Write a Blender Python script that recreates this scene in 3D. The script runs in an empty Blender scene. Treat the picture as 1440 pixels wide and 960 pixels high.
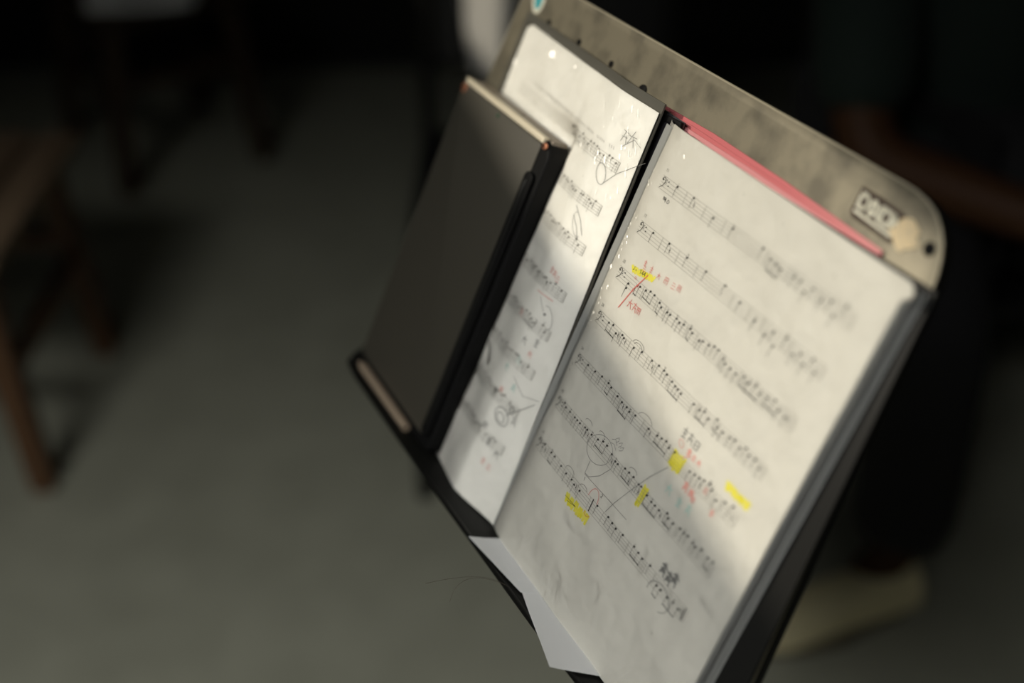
import bpy, bmesh, math, random
from mathutils import Vector, Matrix, noise
random.seed(7)
SC = bpy.context.scene
COL = SC.collection
rad = math.radians

# ------------------------------------------------------------ camera, world, sun, added fill lights, exposure
PITCH = rad(33.539)
CAM = Vector((0, 0, 1.35))
cd = bpy.data.cameras.new('camera'); cam = bpy.data.objects.new('camera', cd); COL.objects.link(cam)
cam.location = CAM; cam.rotation_euler = (rad(90) - PITCH, 0, 0)
cd.sensor_width = 36; cd.lens = 43.75; cd.clip_start = .05; cd.clip_end = 60
cd.dof.use_dof = True; cd.dof.focus_distance = .757; cd.dof.aperture_fstop = 1.9
SC.camera = cam
w = bpy.data.worlds.new('world'); SC.world = w; w.use_nodes = True
w.node_tree.nodes['Background'].inputs[0].default_value = (.62, .72, .85, 1)
w.node_tree.nodes['Background'].inputs[1].default_value = .35
SUNDIR = Vector((-.7925, -.1626, .5878))
ld = bpy.data.lights.new('sun', 'SUN'); ld.energy = 2.0; ld.angle = rad(.62); ld.color = (1, .91, .75)
sun = bpy.data.objects.new('sun', ld); COL.objects.link(sun)
sun.rotation_euler = SUNDIR.to_track_quat('Z', 'Y').to_euler(); sun.location = (-4, -.5, 4)
def area(name, loc, target, sx, sy, e, c, spread=180):
    l = bpy.data.lights.new(name, 'AREA'); l.shape = 'RECTANGLE'; l.size = sx; l.size_y = sy; l.energy = e; l.color = c; l.spread = rad(spread)
    o = bpy.data.objects.new(name, l); COL.objects.link(o); o.location = loc
    o.rotation_euler = (Vector(loc) - Vector(target)).to_track_quat('Z', 'Y').to_euler(); return o
area('ceiling_lamp_light', (-.9, -.7, 2.40), (-.35, .25, 0), 1.1, .55, 10.0, (1, .99, .95), 84)  # unseen fill added overhead to brighten the pages and near floor
area('daylight_back_window', (-.95, -1.55, 1.75), (-.15, .6, .5), 1.0, 1.1, .9, (.95, .98, 1), 140)  # added soft fill; the back wall has no window here
SC.view_settings.view_transform = 'Standard'; SC.view_settings.look = 'None'
SC.view_settings.exposure = 0.0; SC.view_settings.gamma = 1; SC.view_settings.use_curve_mapping = False

# ------------------------------------------------------------ desk frame: u along the desk to the right, v down the desk, n out of it
O = Vector((.0949, .6886, 1.0494))
U = Vector((.45022, -.89292, 0)).normalized()
V = Vector((-.3675, -.1853, -.9114)); V = (V - U * V.dot(U)).normalized()
N = Vector((-.8138, -.4103, .4116)); N = (N - U * N.dot(U) - V * N.dot(V)).normalized()
def D(u, v, n=0): return O + U * u + V * v + N * n

# ------------------------------------------------------------ helpers
def smooth(me, angle=40):
    for p in me.polygons: p.use_smooth = True
    try: me.set_sharp_from_angle(angle=rad(angle))
    except Exception: pass
def tag(o, label=None, cat=None, group=None, kind=None):
    if label: o['label'] = label
    if cat: o['category'] = cat
    if group: o['group'] = group
    if kind: o['kind'] = kind
    return o
def root(name, loc, label, cat, group=None):
    o = bpy.data.objects.new(name, None); COL.objects.link(o); o.location = loc; o.empty_display_size = .05
    return tag(o, label, cat, group)
def origin(o):
    p = Vector(o.location)
    while o.parent: o = o.parent; p += o.location
    return p
def link(name, me, mat, parent=None, loc=None, sm=True):
    """me is in world coordinates; it is moved to its parent's (or its own) origin"""
    o = bpy.data.objects.new(name, me); COL.objects.link(o)
    if parent: o.parent = parent; off = origin(parent)
    else:
        if loc is None:
            vs = [v.co for v in me.vertices]
            loc = Vector((sum(v.x for v in vs) / len(vs), sum(v.y for v in vs) / len(vs), min(v.z for v in vs)))
        off = Vector(loc); o.location = off
    me.transform(Matrix.Translation(-off))
    if mat:
        me.materials.clear(); me.materials.append(mat)
    if sm: smooth(me)
    me.update(); return o
def mesh(vs, fs):
    me = bpy.data.meshes.new('mesh'); me.from_pydata([tuple(v) for v in vs], [], fs); me.update(); return me
def bm2me(bm):
    me = bpy.data.meshes.new('mesh'); bmesh.ops.recalc_face_normals(bm, faces=bm.faces); bm.to_mesh(me); bm.free(); return me
def prism(pts, f, a, b, bev=0, seg=2):
    """outline pts (2D) extruded from a to b through the map f(x, y, h)"""
    bm = bmesh.new()
    lo = [bm.verts.new(f(x, y, a)) for x, y in pts]; hi = [bm.verts.new(f(x, y, b)) for x, y in pts]
    n = len(pts); bm.faces.new(lo); bm.faces.new(hi[::-1])
    for i in range(n): bm.faces.new((lo[i], hi[i], hi[(i + 1) % n], lo[(i + 1) % n]))
    bmesh.ops.recalc_face_normals(bm, faces=bm.faces)
    if bev:
        es = [e for e in bm.edges if (e.verts[0] in lo) == (e.verts[1] in lo)]
        bmesh.ops.bevel(bm, geom=es, offset=bev, segments=seg, affect='EDGES', profile=.5)
    return bm2me(bm)
def rr(x0, x1, y0, y1, r, k=6):
    """rounded rectangle; r one radius or four (x0y0, x1y0, x1y1, x0y1)"""
    if not isinstance(r, (list, tuple)): r = [r] * 4
    out = []
    for (cx, cy, q, a0) in ((x0, y0, r[0], 180), (x1, y0, r[1], 270), (x1, y1, r[2], 0), (x0, y1, r[3], 90)):
        px = cx + q if cx == x0 else cx - q; py = cy + q if cy == y0 else cy - q
        if q < 1e-6: out.append((cx, cy)); continue
        for i in range(k + 1):
            a = rad(a0 + 90 * i / k); out.append((px + q * math.cos(a), py + q * math.sin(a)))
    return out
def box(x0, x1, y0, y1, z0, z1, bev=0):
    return prism([(x0, y0), (x1, y0), (x1, y1), (x0, y1)], lambda x, y, h: Vector((x, y, h)), z0, z1, bev, 2)
def beam(a, b, wx, wy, bev=.003, tw=None):
    """square bar between two points, section wx by wy (tw: scale at end b)"""
    a, b = Vector(a), Vector(b); d = (b - a).normalized()
    s = Vector((1, 0, 0)) if abs(d.x) < .9 else Vector((0, 1, 0))
    s = (s - d * s.dot(d)).normalized(); t = d.cross(s); L = (b - a).length; k = tw or 1
    bm = bmesh.new(); r = []
    for h, q in ((0, 1), (L, k)):
        r.append([bm.verts.new(a + d * h + s * (i * wx / 2 * q) + t * (j * wy / 2 * q)) for i, j in ((-1, -1), (1, -1), (1, 1), (-1, 1))])
    bm.faces.new(r[0]); bm.faces.new(r[1][::-1])
    for i in range(4): bm.faces.new((r[0][i], r[1][i], r[1][(i + 1) % 4], r[0][(i + 1) % 4]))
    if bev: bmesh.ops.bevel(bm, geom=list(bm.edges), offset=bev, segments=2, affect='EDGES')
    return bm2me(bm)
def tube(pts, r, k=12, closed_caps=True):
    pts = [Vector(p) for p in pts]; n = len(pts); rs = r if isinstance(r, (list, tuple)) else [r] * n
    bm = bmesh.new(); rings = []; prev = None
    for i, p in enumerate(pts):
        d = (pts[min(i + 1, n - 1)] - pts[max(i - 1, 0)]).normalized()
        if prev is None: s = d.orthogonal().normalized()
        else: s = (prev - d * prev.dot(d)).normalized()
        prev = s; t = d.cross(s)
        rings.append([bm.verts.new(p + (s * math.cos(2 * math.pi * j / k) + t * math.sin(2 * math.pi * j / k)) * rs[i]) for j in range(k)])
    for i in range(n - 1):
        for j in range(k): bm.faces.new((rings[i][j], rings[i][(j + 1) % k], rings[i + 1][(j + 1) % k], rings[i + 1][j]))
    if closed_caps: bm.faces.new(rings[0][::-1]); bm.faces.new(rings[-1])
    return bm2me(bm)
def sheet(ul, ur, v0, v1, W, nu, nv, th, P=None):
    """curved slab on the desk: upper side follows W(u, v), thickness th"""
    P = P or D; vs = []; fs = []
    for side in (0, 1):
        for j in range(nv + 1):
            v = v0 + (v1 - v0) * j / nv
            a, b = ul(v), ur(v)
            for i in range(nu + 1):
                u = a + (b - a) * i / nu; vs.append(P(u, v, W(u, v) - th * side))
    M = (nu + 1) * (nv + 1); ix = lambda s, j, i: s * M + j * (nu + 1) + i
    for j in range(nv):
        for i in range(nu):
            fs.append((ix(0, j, i), ix(0, j + 1, i), ix(0, j + 1, i + 1), ix(0, j, i + 1)))
            if th: fs.append((ix(1, j, i), ix(1, j, i + 1), ix(1, j + 1, i + 1), ix(1, j + 1, i)))
    if th:
        for j in range(nv):
            fs.append((ix(0, j, 0), ix(1, j, 0), ix(1, j + 1, 0), ix(0, j + 1, 0)))
            fs.append((ix(0, j, nu), ix(0, j + 1, nu), ix(1, j + 1, nu), ix(1, j, nu)))
        for i in range(nu):
            fs.append((ix(0, 0, i), ix(0, 0, i + 1), ix(1, 0, i + 1), ix(1, 0, i)))
            fs.append((ix(0, nv, i), ix(1, nv, i), ix(1, nv, i + 1), ix(0, nv, i + 1)))
    else: vs = vs[:M]
    return mesh(vs, fs)

# ------------------------------------------------------------ materials
def mat(name, col, rough=.5, metal=0, spec=.5, bump=None, mott=None, coat=0):
    m = bpy.data.materials.new(name); m.use_nodes = True; nt = m.node_tree; b = nt.nodes['Principled BSDF']
    b.inputs['Base Color'].default_value = (*col, 1); b.inputs['Roughness'].default_value = rough
    b.inputs['Metallic'].default_value = metal; b.inputs['Specular IOR Level'].default_value = spec
    b.inputs['Coat Weight'].default_value = coat
    tc = nt.nodes.new('ShaderNodeTexCoord')
    if mott:   # (scale, second colour, low, high, detail)
        sc, c2, lo, hi, det = mott
        n = nt.nodes.new('ShaderNodeTexNoise'); n.inputs['Scale'].default_value = sc; n.inputs['Detail'].default_value = det
        nt.links.new(tc.outputs['Object'], n.inputs['Vector'])
        r = nt.nodes.new('ShaderNodeValToRGB'); r.color_ramp.elements[0].position = lo; r.color_ramp.elements[1].position = hi
        r.color_ramp.elements[0].color = (*col, 1); r.color_ramp.elements[1].color = (*c2, 1)
        nt.links.new(n.outputs['Fac'], r.inputs['Fac']); nt.links.new(r.outputs['Color'], b.inputs['Base Color'])
    if bump:   # list of (scale, strength, distance)
        prev = None
        for sc, st, di in bump:
            n = nt.nodes.new('ShaderNodeTexNoise'); n.inputs['Scale'].default_value = sc; n.inputs['Detail'].default_value = 3
            nt.links.new(tc.outputs['Object'], n.inputs['Vector'])
            bp = nt.nodes.new('ShaderNodeBump'); bp.inputs['Strength'].default_value = st; bp.inputs['Distance'].default_value = di
            nt.links.new(n.outputs['Fac'], bp.inputs['Height'])
            if prev: nt.links.new(prev.outputs['Normal'], bp.inputs['Normal'])
            prev = bp
        nt.links.new(prev.outputs['Normal'], b.inputs['Normal'])
    return m
def wood(name, c1, c2, scale=(40, 3, 40), rough=.5):
    m = mat(name, c1, rough); nt = m.node_tree; b = nt.nodes['Principled BSDF']
    tc = nt.nodes.new('ShaderNodeTexCoord'); mp = nt.nodes.new('ShaderNodeMapping'); mp.inputs['Scale'].default_value = scale
    n = nt.nodes.new('ShaderNodeTexNoise'); n.inputs['Scale'].default_value = 1.5; n.inputs['Detail'].default_value = 5
    r = nt.nodes.new('ShaderNodeValToRGB'); r.color_ramp.elements[0].color = (*c1, 1); r.color_ramp.elements[1].color = (*c2, 1)
    r.color_ramp.elements[0].position = .35; r.color_ramp.elements[1].position = .65
    nt.links.new(tc.outputs['Object'], mp.inputs[0]); nt.links.new(mp.outputs[0], n.inputs['Vector'])
    nt.links.new(n.outputs['Fac'], r.inputs[0]); nt.links.new(r.outputs[0], b.inputs['Base Color']); return m
def film(name, rough, cell, strength, dist, fmax):
    """clear crinkled plastic: see-through with a real glossy surface"""
    m = bpy.data.materials.new(name); m.use_nodes = True; nt = m.node_tree; nt.nodes.clear()
    L = nt.links; out = nt.nodes.new('ShaderNodeOutputMaterial'); tr = nt.nodes.new('ShaderNodeBsdfTransparent')
    tr.inputs[0].default_value = (.965, .965, .95, 1)
    gl = nt.nodes.new('ShaderNodeBsdfGlossy'); gl.inputs['Roughness'].default_value = rough
    mx = nt.nodes.new('ShaderNodeMixShader'); fr = nt.nodes.new('ShaderNodeFresnel'); fr.inputs[0].default_value = fmax
    tc = nt.nodes.new('ShaderNodeTexCoord')
    n1 = nt.nodes.new('ShaderNodeTexNoise'); n1.inputs['Scale'].default_value = cell; n1.inputs['Detail'].default_value = 2; n1.inputs['Distortion'].default_value = 1.2
    n2 = nt.nodes.new('ShaderNodeTexVoronoi'); n2.inputs['Scale'].default_value = cell * 2.2; n2.feature = 'SMOOTH_F1'
    b1 = nt.nodes.new('ShaderNodeBump'); b1.inputs['Strength'].default_value = strength; b1.inputs['Distance'].default_value = dist
    b2 = nt.nodes.new('ShaderNodeBump'); b2.inputs['Strength'].default_value = strength * .5; b2.inputs['Distance'].default_value = dist * .3
    L.new(tc.outputs['Object'], n1.inputs['Vector']); L.new(tc.outputs['Object'], n2.inputs['Vector'])
    rp = nt.nodes.new('ShaderNodeValToRGB'); rp.color_ramp.elements[0].position = .5; rp.color_ramp.elements[1].position = .72
    n3 = nt.nodes.new('ShaderNodeTexNoise'); n3.inputs['Scale'].default_value = 9; L.new(tc.outputs['Object'], n3.inputs['Vector'])
    rq = nt.nodes.new('ShaderNodeValToRGB'); rq.color_ramp.elements[0].position = .50; rq.color_ramp.elements[1].position = .62; L.new(n3.outputs['Fac'], rq.inputs['Fac'])
    mu = nt.nodes.new('ShaderNodeMath'); mu.operation = 'MULTIPLY'
    L.new(n1.outputs['Fac'], rp.inputs['Fac']); L.new(rp.outputs['Color'], mu.inputs[0]); L.new(rq.outputs['Color'], mu.inputs[1]); L.new(mu.outputs[0], b1.inputs['Height']); L.new(n2.outputs['Distance'], b2.inputs['Height']); L.new(b1.outputs[0], b2.inputs['Normal'])
    L.new(b2.outputs[0], gl.inputs['Normal']); L.new(b2.outputs[0], fr.inputs['Normal'])
    L.new(fr.outputs[0], mx.inputs[0]); L.new(tr.outputs[0], mx.inputs[1]); L.new(gl.outputs[0], mx.inputs[2]); L.new(mx.outputs[0], out.inputs[0])
    return m
M = dict(
    floor=mat('terrazzo_floor', (.315, .318, .25), .55, 0, .2, mott=(9, (.375, .378, .30), .3, .7, 8)),
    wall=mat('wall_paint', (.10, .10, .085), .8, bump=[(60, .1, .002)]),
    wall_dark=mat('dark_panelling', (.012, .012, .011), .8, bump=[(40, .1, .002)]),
    ceiling=mat('ceiling_paint', (.22, .22, .20), .9, bump=[(60, .1, .002)]),
    frame=mat('window_frame_paint', (.3, .3, .28), .5, bump=[(80, .1, .001)]),
    desk=mat('worn_desk_metal', (.24, .215, .155), .42, .35, .5, bump=[(900, .12, .0006), (60, .15, .001)], mott=(45, (.135, .122, .09), .42, .66, 9)),
    dark=mat('black_coated_steel', (.008, .008, .007), .5, 0, .2, bump=[(700, .1, .0004)]),
    rubber=mat('black_rubber', (.006, .006, .006), .6, 0, .15, bump=[(300, .1, .0004)]),
    cover=mat('black_folder_plastic', (.012, .012, .011), .5, 0, .2, bump=[(500, .1, .0004)]),
    spine=mat('folder_spine_plastic', (.045, .043, .05), .35, bump=[(300, .1, .0004)]),
    coverlight=mat('grey_folder_lining', (.10, .096, .08), .35, bump=[(300, .1, .0004)]),
    paperL=mat('bright_music_paper', (.86, .85, .815), .6, 0, .3, bump=[(20, .8, .012), (75, .22, .001), (400, .08, .0003)]),  # left sheet's colour whitened to stand in for its stronger light and sheen
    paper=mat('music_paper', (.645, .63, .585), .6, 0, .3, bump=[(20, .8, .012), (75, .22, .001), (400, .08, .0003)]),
    stack=mat('sleeve_edges', (.33, .335, .32), .3, 0, .5, bump=[(200, .2, .0006)]),
    sheetw=mat('white_copy_paper', (.78, .79, .80), .7, 0, .3, bump=[(30, .2, .001)]),
    pink=mat('pink_plastic', (.58, .16, .17), .4, bump=[(80, .1, .0006)]),
    pinkpale=mat('pale_pink_plastic', (.66, .27, .28), .4, bump=[(80, .1, .0006)]),
    ink=mat('printing_ink', (.05, .048, .045), .7, bump=[(900, .05, .0001)]),
    inkfaint=mat('faint_staff_ink', (.29, .28, .255), .7, bump=[(900, .05, .0001)]),
    inkpale=mat('pale_printing_ink', (.24, .23, .21), .7, bump=[(900, .05, .0001)]),
    pencil=mat('pencil_graphite', (.2, .2, .195), .5, bump=[(900, .05, .0001)]),
    redpen=mat('red_pen', (.62, .17, .15), .6, bump=[(900, .05, .0001)]),
    redpale=mat('pale_red_pen', (.72, .36, .32), .6, bump=[(900, .05, .0001)]),
    teal=mat('pale_teal_pen', (.42, .62, .58), .6, bump=[(900, .05, .0001)]),
    yellow=mat('yellow_highlighter', (.72, .66, .03), .6, mott=(160, (.76, .71, .16), .35, .7, 4)),
    screen=mat('switched_off_screen', (.065, .060, .046), .42, 0, 1.0, bump=[(200, .04, .0002)]),
    alu=mat('pale_metal_rim', (.80, .72, .55), .4, .2, bump=[(300, .06, .0003)]),
    browncase=mat('brown_grey_case', (.24, .20, .155), .5, bump=[(300, .15, .0005)]),
    copper=mat('copper_ring', (.75, .33, .20), .35, .7, bump=[(300, .05, .0003)]),
    green=mat('green_glass_dot', (.03, .09, .05), .15, bump=[(100, .02, .0002)]),
    white=mat('white_print', (.68, .66, .54), .5, bump=[(300, .08, .0003)]),
    logodark=mat('dark_brown_print', (.05, .03, .022), .5, bump=[(300, .08, .0003)]),
    tape=mat('worn_beige_patch', (.72, .58, .36), .7, mott=(300, (.60, .50, .34), .4, .7, 4)),
    tealsticker=mat('teal_sticker', (.06, .36, .40), .4, bump=[(200, .05, .0003)]),
    stool=wood('brown_stool_wood', (.095, .045, .02), (.15, .075, .033)),
    stooltop=wood('worn_seat_wood', (.17, .115, .07), (.25, .175, .11)),  # seat slats lighter and more beige than the legs
    whitecloth=mat('white_cloth', (.78, .79, .77), .9, bump=[(200, .3, .002)]),
    stooldark=wood('dark_stool_wood', (.03, .018, .01), (.055, .03, .016)),
    pencilwood=wood('tan_pencil_wood', (.30, .235, .17), (.36, .28, .20), (300, 300, 300)),
    shirt=mat('dark_green_cotton', (.005, .013, .009), .9, bump=[(400, .2, .001)]),
    trousers=mat('black_cotton', (.006, .006, .007), .9, bump=[(400, .2, .001)]),
    skin=mat('skin', (.055, .024, .010), .6, 0, .2, bump=[(300, .15, .0006)]),
    hair=mat('black_hair', (.01, .008, .007), .5, bump=[(500, .3, .001)]),
    hairstrand=mat('hair_strand', (.06, .045, .03), .5, bump=[(500, .1, .0001)]),
    eye=mat('eye_white', (.5, .5, .48), .2, bump=[(100, .02, .0002)]),
    lips=mat('lips', (.16, .06, .05), .5, bump=[(200, .1, .0005)]),
    shoe=mat('beige_canvas', (.78, .70, .42), .8, bump=[(500, .3, .001)]),
    sole=mat('shoe_sole', (.16, .14, .09), .7, bump=[(200, .2, .001)]),
    cloth=mat('pale_grey_cloth', (.50, .49, .46), .9, bump=[(200, .3, .002)]),
    seatpad=mat('black_vinyl', (.008, .008, .008), .5, bump=[(120, .2, .001)]),
    filmR=film('clear_sleeve_right', .14, 34, .5, .0013, 1.42),
    filmL=film('clear_sleeve_left', .16, 38, .6, .0045, 1.5),
    filmG=film('clear_sleeve_crease', .26, 60, .1, .0004, 1.6),
    filmC=film('crinkled_sleeve_strip', .2, 140, .9, .003, 1.6),
)

# ------------------------------------------------------------ the room
def struct(name, me, m, parent=None):
    o = link(name, me, m, parent, sm=False)
    if not parent: o['kind'] = 'structure'
    return o
X0, X1, Y0, Y1, H = -2.2, 2.6, -1.8, 3.5, 3.2
struct('floor', box(X0, X1, Y0, Y1, -.08, 0), M['floor'])
struct('ceiling', box(X0, X1, Y0, Y1, H, H + .1), M['ceiling'])
struct('wall_back', box(X0 - .15, X1 + .15, Y0 - .15, Y0, -.08, H + .1), M['wall'])
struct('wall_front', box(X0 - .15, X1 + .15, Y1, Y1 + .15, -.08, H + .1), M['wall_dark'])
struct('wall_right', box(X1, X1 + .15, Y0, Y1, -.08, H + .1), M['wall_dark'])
# wall with two high window openings: first throws the sun patch on the stand, second is added to sunlight the cloth
holes = [(-.07, .50, 2.585, 2.88), (1.45, 1.575, 2.19, 2.46)]  # second hole is added, sized so sun reaches only the hanging cloth
def wall_with_holes():
    bm = bmesh.new()
    ys = sorted({Y0, Y1} | {h[0] for h in holes} | {h[1] for h in holes}); zs = sorted({-.08, H + .1} | {h[2] for h in holes} | {h[3] for h in holes})
    for i in range(len(ys) - 1):
        for j in range(len(zs) - 1):
            cy, cz = (ys[i] + ys[i + 1]) / 2, (zs[j] + zs[j + 1]) / 2
            if any(a < cy < b and c < cz < d for a, b, c, d in holes): continue
            b = bmesh.ops.create_cube(bm, size=1)
            for v in b['verts']:
                v.co = Vector((X0 - .0 - .03 + .03 * 2 * v.co.x, cy + v.co.y * (ys[i + 1] - ys[i]), cz + v.co.z * (zs[j + 1] - zs[j])))
    return bm2me(bm)
struct('wall_left', wall_with_holes(), M['wall'])
for k, (a, b, c, d) in enumerate(holes):
    e = bpy.data.objects.new('window_%d' % (k + 1), None); COL.objects.link(e); e.location = (X0, (a + b) / 2, c); e['kind'] = 'structure'
    for q in ((a - .05, a, c - .05, d + .05), (b, b + .05, c - .05, d + .05), (a, b, c - .05, c), (a, b, d, d + .05)):
        link('frame_bar', box(X0, X0 + .03, *q), M['frame'], e, sm=False)
for nm, q in (('baseboard_right', (X1 - .015, X1, Y0, Y1)), ('baseboard_front', (X0, X1 - .015, Y1 - .015, Y1))):
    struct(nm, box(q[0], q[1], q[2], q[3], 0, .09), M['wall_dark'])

cl_ = root('ceiling_lamp', (-.9, -.7, 2.45), 'white hanging panel lamp above and behind the camera', 'lamp')  # housing added around the fill light, out of view
RL = Matrix.Translation((-.9, -.7, 2.45)) @ (Vector((-.9, -.7, 2.40)) - Vector((-.35, .25, 0))).to_track_quat('Z', 'Y').to_matrix().to_4x4()
me = box(-.6, .6, -.32, .32, .0, .06, .005); me.transform(RL); link('housing', me, M['frame'], cl_)
for x in (-.5, .5): link('hanging_rod', tube([RL @ Vector((x, 0, .06)), Vector(((RL @ Vector((x, 0, .06))).x, (RL @ Vector((x, 0, .06))).y, 3.2))], .005, 8), M['frame'], cl_)
# ------------------------------------------------------------ music stand
DB = -.0222                                   # desk surface
st = root('music_stand', (D(-.02, .2, -.03).x, D(-.02, .2, -.03).y, 0), 'black metal music stand with worn grey-brown desk holding the open sheet music folder', 'music stand')
L0, R0, VT, VB = (-.241, -.0345), (.1985, -.0325), -.0345, .2985
ol = []
def corner(c, p, q, r, k=8):
    c, p, q = Vector(c), Vector(p), Vector(q); a = c + (p - c).normalized() * r; b = c + (q - c).normalized() * r
    for i in range(k + 1):
        t = i / k; ol.append(tuple((1 - t) ** 2 * a + 2 * t * (1 - t) * c + t * t * b))
cs = [(-.241, -.0310), (.1985, -.0345), (.229, VB), (-.268, VB)]
ol = []
corner(cs[0], cs[3], cs[1], .018); corner(cs[1], cs[0], cs[2], .040); corner(cs[2], cs[1], cs[3], .004); corner(cs[3], cs[2], cs[0], .004)
link('desk_panel', prism(ol, D, DB - .0016, DB, .0006), M['desk'], st)
panel = [c for c in st.children if c.name.startswith('desk_panel')][0]
link('edge_bead', tube([D(a, b, DB - .0010) for a, b in ol + ol[:2]], .0009, 8, False), mat('worn_edge_metal', (.42, .38, .28), .4, .3, .5, bump=[(400, .2, .0006)]), st)['label'] = 'brighter worn edge of the desk'  # pale bead colour paints in the sunlit highlight along the rim
# folded rim behind the panel
rim = prism(ol, D, DB - .010, DB - .0017, .001)
link('folded_rim', rim, M['dark'], st)
sh_pts = [(-.268, DB - .001), (.232, DB - .001), (.232, .010), (.222, .0165), (.149, .0172), (.097, .0203), (-.056, .0240), (-.20, .0240), (-.222, .021), (-.238, .008)]
F = lambda x, y, h: D(x, h, y)
link('shelf', prism(sh_pts, F, .2978, .2996, .0005), M['dark'], st)
lip = [(.222, .0165), (.149, .0172), (.097, .0203), (-.056, .0240), (-.20, .0240), (-.222, .021)]
lipo = lip + [(x, y - .0022) for x, y in lip[::-1]]
link('shelf_lip', prism(lipo, F, .2970, .3004, .0006), M['dark'], st)
for (a, b, r) in ((-.0653, -.0018, .0042), (.1905, -.0135, .0036), (-.1076, -.0055, .0022), (-.1518, -.0062, .0022), (-.1961, -.0062, .0022)):  # black discs for a hole and dot; small ones paint cover-edge shadows
    me = prism([(a + r * math.cos(t * math.pi / 8), b + r * math.sin(t * math.pi / 8)) for t in range(16)], D, DB + .0001, DB + .0012, .0004)
    link('rivet', me, M['rubber'], st)
# maker's mark (DIXON, its last letter worn off under a beige patch)
lg = link('maker_mark', prism([(.1345, -.0226), (.150, -.0226), (.168, -.0212), (.168, -.0052), (.1372, -.0062), (.1345, -.0085)], D, DB + .0001, DB + .0002), M['logodark'], st)
lg['label'] = 'dark brown mark with pale block letters'
def strokes(segs, ou, ov, s, wd, lift, W=None, P=D):
    vs, fs = [], []
    for seg in segs:
        for (x0, y0), (x1, y1) in zip(seg[:-1], seg[1:]):
            a = Vector((ou + x0 * s, ov + y0 * s)); b = Vector((ou + x1 * s, ov + y1 * s)); d = (b - a)
            if d.length < 1e-9: continue
            d.normalize(); n = Vector((-d.y, d.x)) * wd / 2; a = a - d * wd * .4; b = b + d * wd * .4; k = len(vs)
            for p in (a + n, b + n, b - n, a - n): vs.append(P(p.x, p.y, lift + (W(p.x, p.y) if W else 0)))
            fs.append((k, k + 1, k + 2, k + 3))
    return mesh(vs, fs)
G = {'D': [[(0, 0), (.6, 0), (.9, .3), (.9, .7), (.6, 1), (0, 1), (0, 0)]], 'I': [[(.2, 0), (.2, 1)]], 'X': [[(0, 0), (.8, 1)], [(.8, 0), (0, 1)]],
     'O': [[(0, 0), (.9, 0), (.9, 1), (0, 1), (0, 0)]], 'N': [[(0, 1), (0, 0), (.8, 1), (.8, 0)]]}
segs = []; x = 0
for ch, adv in (('D', 1.15), ('I', .42), ('X', 1.0), ('O', 1.2), ('N', 1.2)):
    segs += [[(a + x, b + (a + x) * .06) for a, b in s] for s in G[ch]]; x += adv
o = link('lettering', strokes(segs, .1372, -.0197, .0068, .0023, DB + .0004), M['white'], lg, sm=False); o['label'] = 'pale block letters'
o = link('underline_bar', prism([(.1363, -.0106), (.1660, -.0092), (.1660, -.0075), (.1363, -.0089)], D, DB + .0002, DB + .0004), M['white'], lg, sm=False); o['label'] = 'pale stripe under the letters'
bl = [(.1735 + (.0092 + .0016 * math.sin(5 * t) + .0009 * math.sin(9 * t + 1)) * math.cos(t), -.0130 + (.0078 + .001 * math.sin(4 * t + 2)) * math.sin(t)) for t in [i * math.pi / 14 for i in range(28)]]
o = link('worn_patch', prism(bl, D, DB + .0004, DB + .0007), M['tape'], st); o['label'] = 'worn pale beige patch over the end of the lettering'
def ell(cu, cv, a, b, rot=0, k=24): return [(cu + a * math.cos(t) * math.cos(rot) - b * math.sin(t) * math.sin(rot), cv + a * math.cos(t) * math.sin(rot) + b * math.sin(t) * math.cos(rot)) for t in [i * 2 * math.pi / k for i in range(k)]]
o = link('sticker', prism(ell(-.2205, -.0185, .0085, .0125, -.3), D, DB + .0001, DB + .0003), M['white'], st); o['label'] = 'oval sticker with white border and teal centre'
link('sticker_centre', prism(ell(-.2205, -.0185, .0052, .0092, -.3), D, DB + .0003, DB + .0005), M['tealsticker'], o)
# column and tripod
bx_, by_ = st.location.x, st.location.y
pc = D(-.02, .17, DB - .012)
link('tilt_bracket', prism(rr(-.06, .02, .13, .21, .008), D, DB - .020, DB - .0102, .001), M['dark'], st)
top = D(-.02, .17, DB - .035)
link('tilt_joint', tube([D(-.045, .17, DB - .030), D(.005, .17, DB - .030)], .011, 16), M['dark'], st)
link('column_upper', tube([top, (top.x, top.y, .42)], .0075, 16), M['dark'], st)
link('column_lower', tube([(top.x, top.y, .50), (top.x, top.y, .10)], .011, 16), M['dark'], st)
link('height_knob', tube([(top.x + .011, top.y, .49), (top.x + .05, top.y, .49)], [.006, .013], 12), M['rubber'], st)
link('tripod_hub', tube([(top.x, top.y, .22), (top.x, top.y, .17)], .018, 16), M['dark'], st)
for k in range(3):
    a = rad(100 + 120 * k); dx, dy = math.cos(a), math.sin(a)
    l = link('leg', beam((top.x + dx * .016, top.y + dy * .016, .20), (top.x + dx * .25, top.y + dy * .25, .014), .018, .008, .001), M['dark'], st)
    link('rubber_foot', tube([(top.x + dx * .245, top.y + dy * .245, .022), (top.x + dx * .262, top.y + dy * .262, .011)], [.010, .011], 12), M['rubber'], l)

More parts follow.
